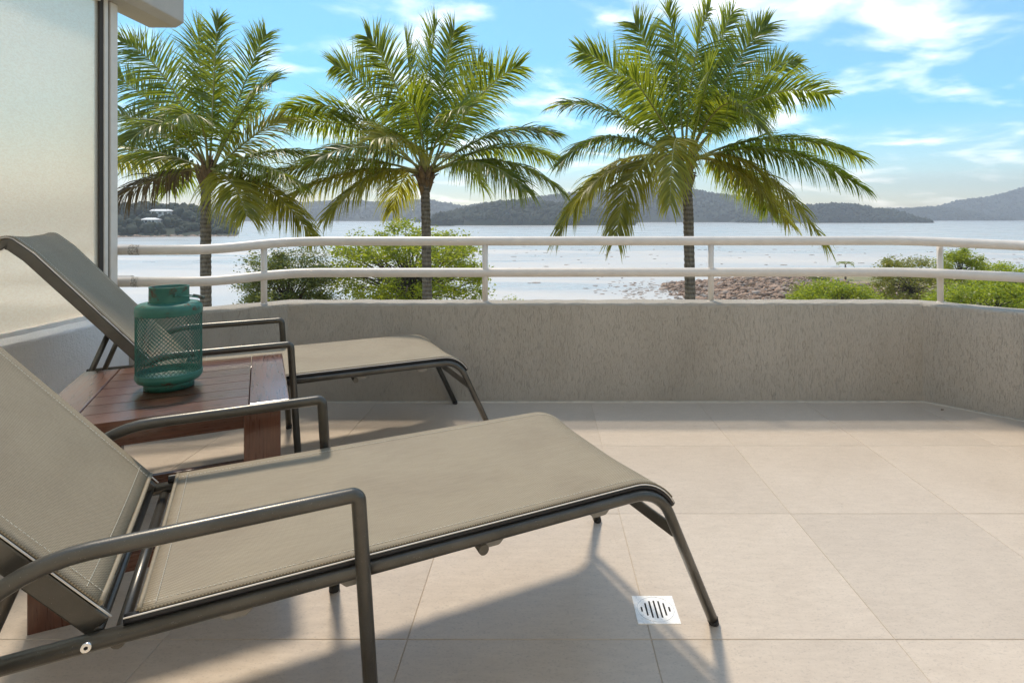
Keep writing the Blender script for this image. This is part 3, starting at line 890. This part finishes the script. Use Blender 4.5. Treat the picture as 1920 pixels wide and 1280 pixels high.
def offset_pts(path, d):
    n = len(path); out = []
    for i in range(n):
        t = (path[min(i + 1, n - 1)] - path[max(i - 1, 0)]).normalized(); nn = Vector((-t.z, 0, t.x))
        out.append(path[i] + (nn if nn.z > 0 or nn.x < 0 else -nn) * d)
    return out
def edge_line(fab, w, sag, kind):
    out = []
    n = len(fab)
    for i, p in enumerate(fab):
        f = w / LW
        out.append(L(p.x, w, p.z + .001 - sag * (1 - (2 * f - 1) ** 2) * .9))
    return out

def place_lounger(o, nx, ny, ang):
    a = Vector((math.cos(ang), math.sin(ang))); nn = Vector((-a.y, a.x))
    c = Vector((nx, ny)) - a * .9 + nn * (LW / 2)
    o.location = (c.x, c.y, 0); o.rotation_euler = (0, 0, ang)
l1 = make_lounger()
tag(l1, 'nearest taupe mesh sun lounger, in front of the wooden table', 'sun lounger', 'sun loungers')
place_lounger(l1, .4288, 1.4647, R(27.0))
l2 = copy_tree(l1)
tag(l2, 'taupe mesh sun lounger behind the table, against the parapet wall', 'sun lounger', 'sun loungers')
place_lounger(l2, -.243, 2.705, R(27.6))

# ================================================================== side table
TZ, TA, TN = .513, .622, .632
tb = tag(empty('side_table', (-1.158, 1.816, 0), R(26.3)), 'square reddish brown slatted wooden table between the loungers', 'table')
def tbox(name, c, d, bev=.003):
    b = MB(); b.box((0, 0, 0), d); o = b.build(name, M['wood'], tb, bev, 2); o.location = c; return o
EB = .107
for k in (-1, 1):
    o = tbox('end_board', (k * (TA / 2 - EB / 2), 0, TZ - .0125), (TN, EB - .002, .025)); o.rotation_euler = (0, 0, R(90))
sw = TN / 7
for i in range(7):
    tbox('slat', (0, -TN / 2 + (i + .5) * sw, TZ - .0125 - .0005), (TA - 2 * EB - .003, sw - .0034, .024), 0)
for k in (-1, 1):
    tbox('apron', (0, k * (TN / 2 - .045), TZ - .0515), (TA - .12, .024, .052))
    o = tbox('apron', (k * (TA / 2 - .055), 0, TZ - .0515), (TN - .16, .024, .052)); o.rotation_euler = (0, 0, R(90))
    o = tbox('stretcher', (0, k * (TN / 2 - .05), .118), (TA - .2, .024, .046))
for kx in (-1, 1):
    for ky in (-1, 1):
        o = tbox('leg', (kx * (TA / 2 - .072), ky * (TN / 2 - .045), (TZ - .026) / 2), (TZ - .026, .046, .096)); o.rotation_euler = (0, R(-90), 0)

# ================================================================== lantern
ln = tag(empty('lantern', (-1.170, 1.792, TZ), R(20)), 'rusty teal metal lantern with mesh sides standing on the wooden table', 'lantern')
b = MB(); b.lathe([(.0, .004), (.062, .004), (.067, .0), (.0675, .020), (.066, .024), (.060, .028)]); b.build('base', M['teal'], ln)
b = MB(); b.lathe([(.0, .024), (.060, .019), (.074, .0205), (.084, .025), (.0895, .034), (.0905, .043), (.0895, .0455), (.0905, .048), (.0895, .0505), (.088, .051), (.088, .043), (.078, .031), (.0, .030)]); b.build('lower_band', M['teal'], ln)
b = MB(); b.lathe([(.088, .227), (.0895, .2275), (.0905, .2305), (.0895, .2335), (.0905, .2365), (.0905, .246), (.088, .2545), (.081, .2615), (.070, .2645), (.056, .266)]); b.build('shoulder', M['teal'], ln)
b = MB(); b.lathe([(.054, .263), (.0535, .309), (.0545, .3115), (.0535, .3135), (.051, .3125), (.0515, .263)]); b.build('neck', M['teal'], ln)
# diamond mesh: two families of helical strips
b = MB(); rr = .0885; z0, z1 = .049, .229; nst = 46; turn = (z1 - z0) / rr * .95
for fam in (1, -1):
    for k in range(nst):
        vs = []; m = 28
        for i in range(m + 1):
            f = i / m; a = 2 * math.pi * k / nst + fam * turn * f; z = z0 + (z1 - z0) * f; da = .0009 / rr
            for q in (-1, 1):
                for ro in (rr + fam * .0002, rr - .0013 + fam * .0002):
                    vs.append((ro * math.cos(a + q * da), ro * math.sin(a + q * da), z - q * fam * da * rr * .0))
        fs = []
        for i in range(m):
            o = i * 4
            fs += [(o, o + 2, o + 6, o + 4), (o + 1, o + 5, o + 7, o + 3), (o, o + 4, o + 5, o + 1), (o + 2, o + 3, o + 7, o + 6)]
        b.add(vs, fs)
b.build('mesh_screen', M['teal'], ln)
# bail handle lying down to the right, away from the pivot that faces the viewer
hd = math.atan2(-1.792, 1.170) - R(20)           # local direction towards the viewer
fx = Vector((math.cos(hd), math.sin(hd), 0)); rx = Vector((-fx.y, fx.x, 0))
fx = (fx + rx * .28).normalized(); rx = Vector((-fx.y, fx.x, 0))
for k in (-1, 1):
    b = MB(); p = fx * k * .053 + Vector((0, 0, .289)); b.tube([p, p + fx * k * .006], [.0065, .0055], 14); b.tube([p + fx * k * .006, p + fx * k * .011], [.004, .003], 10); b.build('handle_knob', M['teal'], ln)
pts = []
for i in range(25):
    t = math.pi * i / 24
    pts.append(fx * (.060 * math.cos(t)) + rx * (.093 * math.sin(t) ** .8) + Vector((0, 0, .289 - .020 * math.sin(t))))
b = MB(); b.tube(pts, .0019, 8); hnd = b.build('handle', M['teal'], ln)
b = MB(); gp = pts[7:18]; gd = []
for a, c in zip(gp[:-1], gp[1:]): gd += [a.lerp(c, f / 4) for f in range(4)]
b.tube(gd, [.0058 if i % 2 else .0047 for i in range(len(gd))], 10); b.build('grip', M['grip'], hnd)

# ================================================================== coconut palms
def frond(name, B, C, T, mat, parent, origin, seed, Lmax=.62, hang=1.0, dens=.023, wid=.034, bare=.17, twist=0.0):
    """one frond: rachis on a quadratic curve B-C-T and two rows of narrow leaflets"""
    r = random.Random(seed)
    sagz = (T - B).length * r.uniform(.03, .10)
    def q(t): return B * ((1 - t) ** 2) + C * (2 * t * (1 - t)) + T * (t * t) + Vector((0, 0, sagz * (t * (1 - t) * .8 - max(t - .7, 0) ** 2 * 6 * (1 if hang < 1.3 else 0))))
    N = 26; pts = [q(i / N) for i in range(N + 1)]
    if hang > 1.3: Lmax *= 1.12; dens *= .8
    ln = sum((pts[i + 1] - pts[i]).length for i in range(N))
    b = MB(); b.tube([p - origin for p in pts], [.032 * (1 - .9 * (i / N) ** .7) + .002 for i in range(N + 1)], 6); ra = None
    n = int(ln * (1 - bare) / dens)
    tw = twist + r.uniform(-.25, .25)
    vs, fs = [], []
    gaps = [r.random() for _ in range(3)]
    for side in (-1, 1):
        for k in range(n):
            t = bare + (1 - bare) * (k + r.uniform(-.3, .3)) / n; t = min(max(t, bare), .995)
            if r.random() < .06: continue
            p = q(t); tg = (q(min(t + .01, 1)) - q(t - .01)).normalized()
            up = Vector((0, 0, 1))
            sd = tg.cross(up)
            if sd.length < .25:
                sd = tg.cross(Vector((math.cos(seed), math.sin(seed), .3)))
            sd.normalize(); nu = sd.cross(tg).normalized()
            sd = (sd * math.cos(tw) + nu * math.sin(tw)); nu = sd.cross(tg).normalized()
            u = (t - bare) / (1 - bare)
            ang = R(26) + R(34) * u ** 1.5 + r.gauss(0, .11)
            lf = Lmax * (min(1, .45 + 2.2 * u) * (1 - .55 * u ** 3)) * r.uniform(.74, 1.10)
            d = (sd * side * math.cos(ang) + tg * math.sin(ang) + nu * r.gauss(.18, .10)).normalized()
            wv = tg.cross(d).cross(d).normalized() if tg.cross(d).length > .05 else nu
            wv = (wv * .75 + nu * r.uniform(-.6, .6)).normalized()
            pos = p.copy(); o = len(vs); S = 4
            dr = hang * r.uniform(.55, 1.15) * (1 - .35 * u)
            for i in range(S + 1):
                f = i / S; w = wid * (.55, 1.0, .85, .5, .06)[i]
                vs.append(pos - wv * w * .5 - origin); vs.append(pos + wv * w * .5 - origin)
                if i < S:
                    d = (d + Vector((0, 0, -1)) * dr * .34 * (.4 + f)).normalized(); pos = pos + d * (lf / S)
            fs += [(o + 2 * i, o + 2 * i + 1, o + 2 * i + 3, o + 2 * i + 2) for i in range(S)]
    V = np.array([v[:] for v in vs]); o = np_mesh('frond', V, np.array(fs), mat, parent)
    b.build('rachis', M['rachis'], o)
    return o

def palm(label, crown, Y, trunk, fronds, seed):
    c = P(crown[0], crown[1], Y); base = P(trunk[1][0], trunk[1][1], Y)
    foot = Vector((base.x + (base.x - c.x) * 1.6, Y + .4, -9.6))
    e = tag(empty('coconut_palm', foot), label, 'palm tree', 'coconut palms in front of the balcony')
    r = random.Random(seed)
    b = MB(); n = 150; pts, rs = [], []
    top = P(trunk[0][0], trunk[0][1] - 14, Y)
    for i in range(n + 1):
        f = i / n
        # quadratic through foot, base pixel and top
        p = foot * ((1 - f) ** 2) + (base * 2 - (foot + top) * .5) * (2 * f * (1 - f)) * 1.0 + top * f * f
        pts.append(p - foot + Vector((r.uniform(-.004, .004), r.uniform(-.004, .004), 0)))
        rs.append((.128 - .030 * f + (.05 * (1 - f) ** 6)) * (1 + (.045 if i % 2 else -.03) * r.uniform(.2, 1.4)))
    b.tube(pts, rs, 14); b.build('trunk', M['trunk'], e)
    # crown shaft: sheaths and fibre
    b = MB()
    for k in range(26):
        a = r.uniform(0, 6.28); h0 = r.uniform(-.30, .12); d = Vector((math.cos(a), math.sin(a), 0))
        p0 = top + d * .06 + Vector((0, 0, h0)); p1 = p0 + d * r.uniform(.05, .16) + Vector((0, 0, r.uniform(.15, .42))); p2 = p1 + d * r.uniform(.03, .14) + Vector((0, 0, r.uniform(-.06, .22)))
        b.tube([p0 - foot, (p0 + p1) / 2 - foot, p1 - foot, p2 - foot], [.075, .06, .035, .008], 6)
    b.build('crown_sheath', M['fibre'], e)
    for i, f in enumerate(fronds):
        cu, cv, tu, tv, dy = f[:5]; old = f[5] if len(f) > 5 else 0; bu = f[6] if len(f) > 6 else 0
        B = c + Vector(((cu - crown[0]) * .0012, dy * .04, r.uniform(-.06, .10)))
        C = P(cu, cv, Y + dy * .45); T = P(tu, tv, Y + dy)
        rise = (crown[1] - tv) / 260
        hang = min(max(1.75 - 1.2 * rise, .8), 2.1); tws = min(max(rise * 1.5, 0), 1.15) * r.choice((-1, 1))
        hang = f[7] if len(f) > 7 else hang
        frond('frond', B, C, T, (M['palm'], M['palm_old'], M['palm_dead'])[old], e, foot, seed * 100 + i, 1.0 * Y / 13 * r.uniform(.9, 1.08), hang, twist=tws)
    return e

# fronds: control pixel, tip pixel, depth of the tip relative to the trunk (m), yellowing
palm('left coconut palm, closest to the frosted screen', (393, 318), 13.0, ((389, 350), (386, 560)), [
    (372, 150, 372, 38, .5), (402, 140, 408, 30, -.4), (450, 190, 500, 50, .3), (470, 160, 512, 150, -1.2), (330, 130, 226, 72, .4),
    (300, 190, 196, 130, 1.3), (310, 235, 190, 205, .5), (330, 190, 245, 262, -1.6), (320, 285, 170, 268, -.4), (310, 280, 190, 315, 1.2, 1), (310, 318, 175, 395, -.3, 2),
    (460, 262, 532, 222, .8, 1), (500, 268, 600, 292, .2), (470, 290, 560, 345, -1.2), (505, 330, 588, 448, -.5, 1), (440, 330, 462, 405, -1.6, 1),
    (350, 300, 320, 355, 1.6), (430, 230, 490, 200, 1.8), (390, 200, 330, 215, -2.0)], 3)
palm('middle coconut palm, behind the leafy tree', (800, 322), 13.4, ((796, 355), (801, 560)), [
    (800, 160, 818, 38, .4), (830, 150, 852, 48, -.4), (765, 160, 762, 68, .9), (745, 140, 688, 62, -.2), (705, 160, 626, 118, .7), 
    (660, 175, 545, 200, .2), (670, 215, 540, 232, 1.2), (640, 280, 470, 345, -.5, 1), (660, 300, 500, 395, .4, 1), (700, 300, 612, 408, -1.4, 1), (690, 250, 590, 300, -1.7),
    (880, 180, 975, 118, .2), (930, 225, 1034, 250, -.2), (940, 250, 1040, 300, 1.1), (945, 268, 1058, 362, -.3), (910, 280, 985, 358, -1.3),
    (850, 250, 905, 352, 1.5), (830, 215, 880, 190, -1.8), (790, 180, 750, 190, -1.9), (860, 170, 905, 105, 1.5), (775, 240, 700, 262, -2.0, 1),
    (760, 300, 735, 395, 1.2, 1)], 4)
palm('right coconut palm, tallest and fullest, against the high hill', (1284, 300), 12.2, ((1284, 345), (1294, 560)), [
    (1230, 140, 1190, 30, .6), (1272, 120, 1252, 8, -.3), (1292, 120, 1330, 8, .4), (1325, 140, 1374, 15, 1.1), (1365, 130, 1440, 36, -.2), (1400, 150, 1552, 172, .3),
    (1405, 140, 1500, 105, 1.3), (1360, 130, 1425, 240, -2.0), (1450, 230, 1612, 296, .2), (1450, 248, 1616, 352, -.6), (1410, 262, 1548, 460, -.2, 1), (1385, 290, 1480, 420, 1.2, 1),
    (1190, 140, 1086, 92, .2), (1150, 180, 1038, 196, -.2), (1140, 218, 1058, 300, -.6), (1110, 290, 1046, 440, -.2, 1), (1175, 280, 1155, 448, -1.2, 1),
    (1130, 280, 1085, 385, 1.2, 1), (1262, 200, 1256, 385, -2.3, 1), (1215, 180, 1170, 130, -1.8), (1320, 190, 1330, 120, -1.8), (1380, 180, 1450, 200, 1.9),
    (1400, 300, 1440, 395, 1.8)], 5)

# ================================================================== broadleaf trees and shrubs below the balcony
def leafy(name, label, cat, u, v, Y, rx, rz, mat, seed, nclu=60, per=120, leaf=.13, spread=.34, ry=None, group=None, ground=-10.5, stems=1, open_=0.0):
    r = np.random.default_rng(seed); c = P(u, v, Y); ry = ry or rx * .85
    base = Vector((c.x + r.uniform(-.3, .3), Y, ground))
    e = tag(empty(name, base), label, cat, group)
    # clusters spread through the crown, more of them towards its skin
    d = r.normal(size=(nclu, 3)); d /= np.linalg.norm(d, axis=1)[:, None]
    rad = r.uniform(.25 + .3 * open_, 1, nclu) ** .5
    lump = 1 + .16 * np.sin(d[:, 0] * 5 + seed) * np.cos(d[:, 2] * 4 + seed * 2)
    CC = np.array(c[:]) + d * rad[:, None] * lump[:, None] * np.array([rx, ry, rz])
    # limbs
    b = MB(); trunk_top = Vector((c.x, Y, c.z - rz * .55))
    b.tube([base - base, (base.lerp(trunk_top, .5) + Vector((r.uniform(-.2, .2), 0, 0))) - base, trunk_top - base], [.05 * rx + .05, .04 * rx + .04, .03 * rx + .025], 8)
    for k in range(nclu):
        t = Vector(CC[k]); s = trunk_top.lerp(Vector((c.x, Y, c.z)), r.uniform(0, .7)); m = s.lerp(t, .55) + Vector((r.uniform(-.15, .15), r.uniform(-.15, .15), r.uniform(-.1, .25))) * rx * .4
        if (t - s).length > rx * .3: b.tube([s - base, s.lerp(m, .5) - base, m - base, t - base], [.012 * rx + .012, .010 * rx + .010, .006 * rx + .006, .004], 5, False)
    b.build('trunk', M['bark'], e)
    n = nclu * per
    ci = np.repeat(np.arange(nclu), per)
    cs = r.uniform(.6, 1.25, nclu)[ci][:, None]
    off = r.normal(size=(n, 3)) * np.array([1, 1, .62]) * spread * cs
    Pn = CC[ci] + off
    a = r.normal(size=(n, 3)); a /= np.linalg.norm(a, axis=1)[:, None]; a[:, 2] *= .6
    bvec = np.cross(a, r.normal(size=(n, 3))); bvec /= np.linalg.norm(bvec, axis=1)[:, None] + 1e-6
    s = leaf * r.uniform(.6, 1.25, (n, 1))
    V = np.stack([Pn - a * s * .5, Pn + bvec * s * .22 + a * s * .05, Pn + a * s * .55, Pn - bvec * s * .22 + a * s * .05], 1).reshape(-1, 3) - np.array(base[:])
    Fa = np.arange(n * 4).reshape(-1, 4)
    np_mesh('crown', V, Fa, mat, e)
    return e
leafy('bushy_tree', 'dark green bushy tree behind the leftmost rail post', 'tree', 542, 545, 24, 1.95, 1.75, M['leaf_dark'], 11, 110, 230, .12, .26, ground=-10)
leafy('leafy_tree', 'light green open tree behind the middle palm trunk', 'tree', 772, 518, 27, 3.75, 2.45, M['leaf_light'], 12, 170, 150, .17, .30, ground=-10.2, open_=.35)
leafy('shrub', 'tip of a light green shrub just above the parapet, right of the middle tree', 'shrub', 960, 578, 30, .55, .5, M['leaf_light'], 13, 12, 90, .13, .17)
leafy('shrub', 'low bright green shrub in front of the dry grass, right of the rock bank', 'shrub', 1572, 572, 36, 3.0, 1.5, M['leaf_light'], 14, 130, 190, .17, .30, ground=-10.8)
leafy('open_tree', 'yellowish open tree with bare branches left of the right rail post', 'tree', 1706, 525, 40, 2.5, 1.85, M['leaf_yellow'], 15, 80, 140, .18, .30, ground=-10.8, open_=.6)
leafy('open_tree', 'slim green tree just right of the right rail post', 'tree', 1798, 504, 43, 1.8, 1.5, M['leaf_light'], 16, 55, 150, .18, .27, ground=-10.8, open_=.6)
leafy('leafy_tree', 'bright green tree at the right edge above the lower shrubs', 'tree', 1895, 527, 44, 2.4, 1.6, M['leaf_light'], 17, 80, 160, .19, .31, ground=-10.8)
leafy('shrub', 'broad bright green shrub along the parapet at the right edge', 'shrub', 1862, 574, 32, 3.3, 1.35, M['leaf_light'], 18, 140, 190, .17, .30, ground=-10.8)
leafy('shrub', 'small dark round shrub on the dry grass', 'shrub', 1537, 529, 105, 2.0, 1.6, M['leaf_dark'], 19, 24, 60, .5, .6, ground=-11)
leafy('shrub', 'low olive shrub at the edge of the rock bank', 'shrub', 1516, 549, 80, 2.6, 1.5, M['leaf_yellow'], 20, 30, 60, .4, .6, ground=-11.2)
for u, v, sd_, lab in ((1585, 497, 51, 'tiny palm on the grass bank left of its twin'), (1667, 493, 52, 'tiny palm beside the yellowish open tree')):
    Y = 112.0; c = P(u, v, Y); foot = Vector((c.x, Y, -11.1)); e = tag(empty('small_palm', foot), lab, 'palm tree', 'tiny palms on the grass bank')
    b = MB(); b.tube([(0, 0, 0), (.1, 0, (c.z - foot.z) * .5), c - foot], [.22, .17, .14], 8); b.build('trunk', M['trunk'], e)
    rr_ = random.Random(sd_)
    for k in range(11):
        a = k / 11 * 6.28 + rr_.uniform(-.2, .2); d = Vector((math.cos(a), math.sin(a), 0))
        frond('frond', c, c + d * 1.0 + Vector((0, 0, rr_.uniform(.5, 1.3))), c + d * rr_.uniform(1.5, 2.0) + Vector((0, 0, rr_.uniform(-.5, .6))), M['palm'], e, foot, sd_ * 50 + k, .6, 1.0, .08, .05)

# ================================================================== rocks and beach debris
r = np.random.default_rng(77)
n = 3600
f = r.uniform(0, 1, n); side = r.uniform(0, 1, n)
rxp = 24 + 30 * f + r.normal(0, 1.2, n); ryp = 84 + 36 * side
hgt = -12.6 + 2.0 * np.clip((rxp - 25) / 14, 0, 1) * np.clip((122 - ryp) / 10, 0, 1)
ok = ryp < 122 - 10 * np.clip((30 - rxp) / 10, 0, 1)
s = np.clip(r.lognormal(-1.3, .45, n), .1, .95)
tag(blobs('rock_revetment', np.stack([rxp, ryp, hgt + r.uniform(-.2, .25, n)], -1)[ok], np.stack([s * r.uniform(.9, 1.5, n), s, s * r.uniform(.5, .8, n)], -1)[ok], M['rock'], None, .32, 78),
    'heap of reddish brown revetment rocks on the beach below the right palm', 'rocks', kind='stuff')
n = 520
px = np.concatenate([r.normal(19, 4, 220), r.uniform(-60, 190, 300)]); py = np.concatenate([r.normal(108, 9, 220), r.uniform(120, 330, 300)])
s = np.concatenate([r.uniform(.08, .26, 220), r.uniform(.15, .5, 300)]) 
pz = ground_z(px, py)
tag(blobs('beach_debris', np.stack([px, py, pz + .02], -1), np.stack([s * r.uniform(1, 3, n), s, s * .35], -1), M['rock'], None, .3, 79),
    'scattered dark stones and weed on the pale sand', 'debris', kind='stuff')

# ================================================================== haze over the bay
hb = MB(); hb.box((0, 1900, 122), (10000, 4400, 276))
ht = bpy.data.materials.new('haze_air'); ht.use_nodes = True; hn = ht.node_tree.nodes; hn.clear()
ho_ = hn.new('ShaderNodeOutputMaterial'); hv = hn.new('ShaderNodeVolumePrincipled')
hv.inputs['Color'].default_value = (.86, .88, .95, 1); hv.inputs['Density'].default_value = .00027; hv.inputs['Anisotropy'].default_value = .25
ht.node_tree.links.new(hv.outputs[0], ho_.inputs['Volume'])
tag(hb.build('haze', ht), 'pale blue haze over the bay', 'haze', kind='stuff')
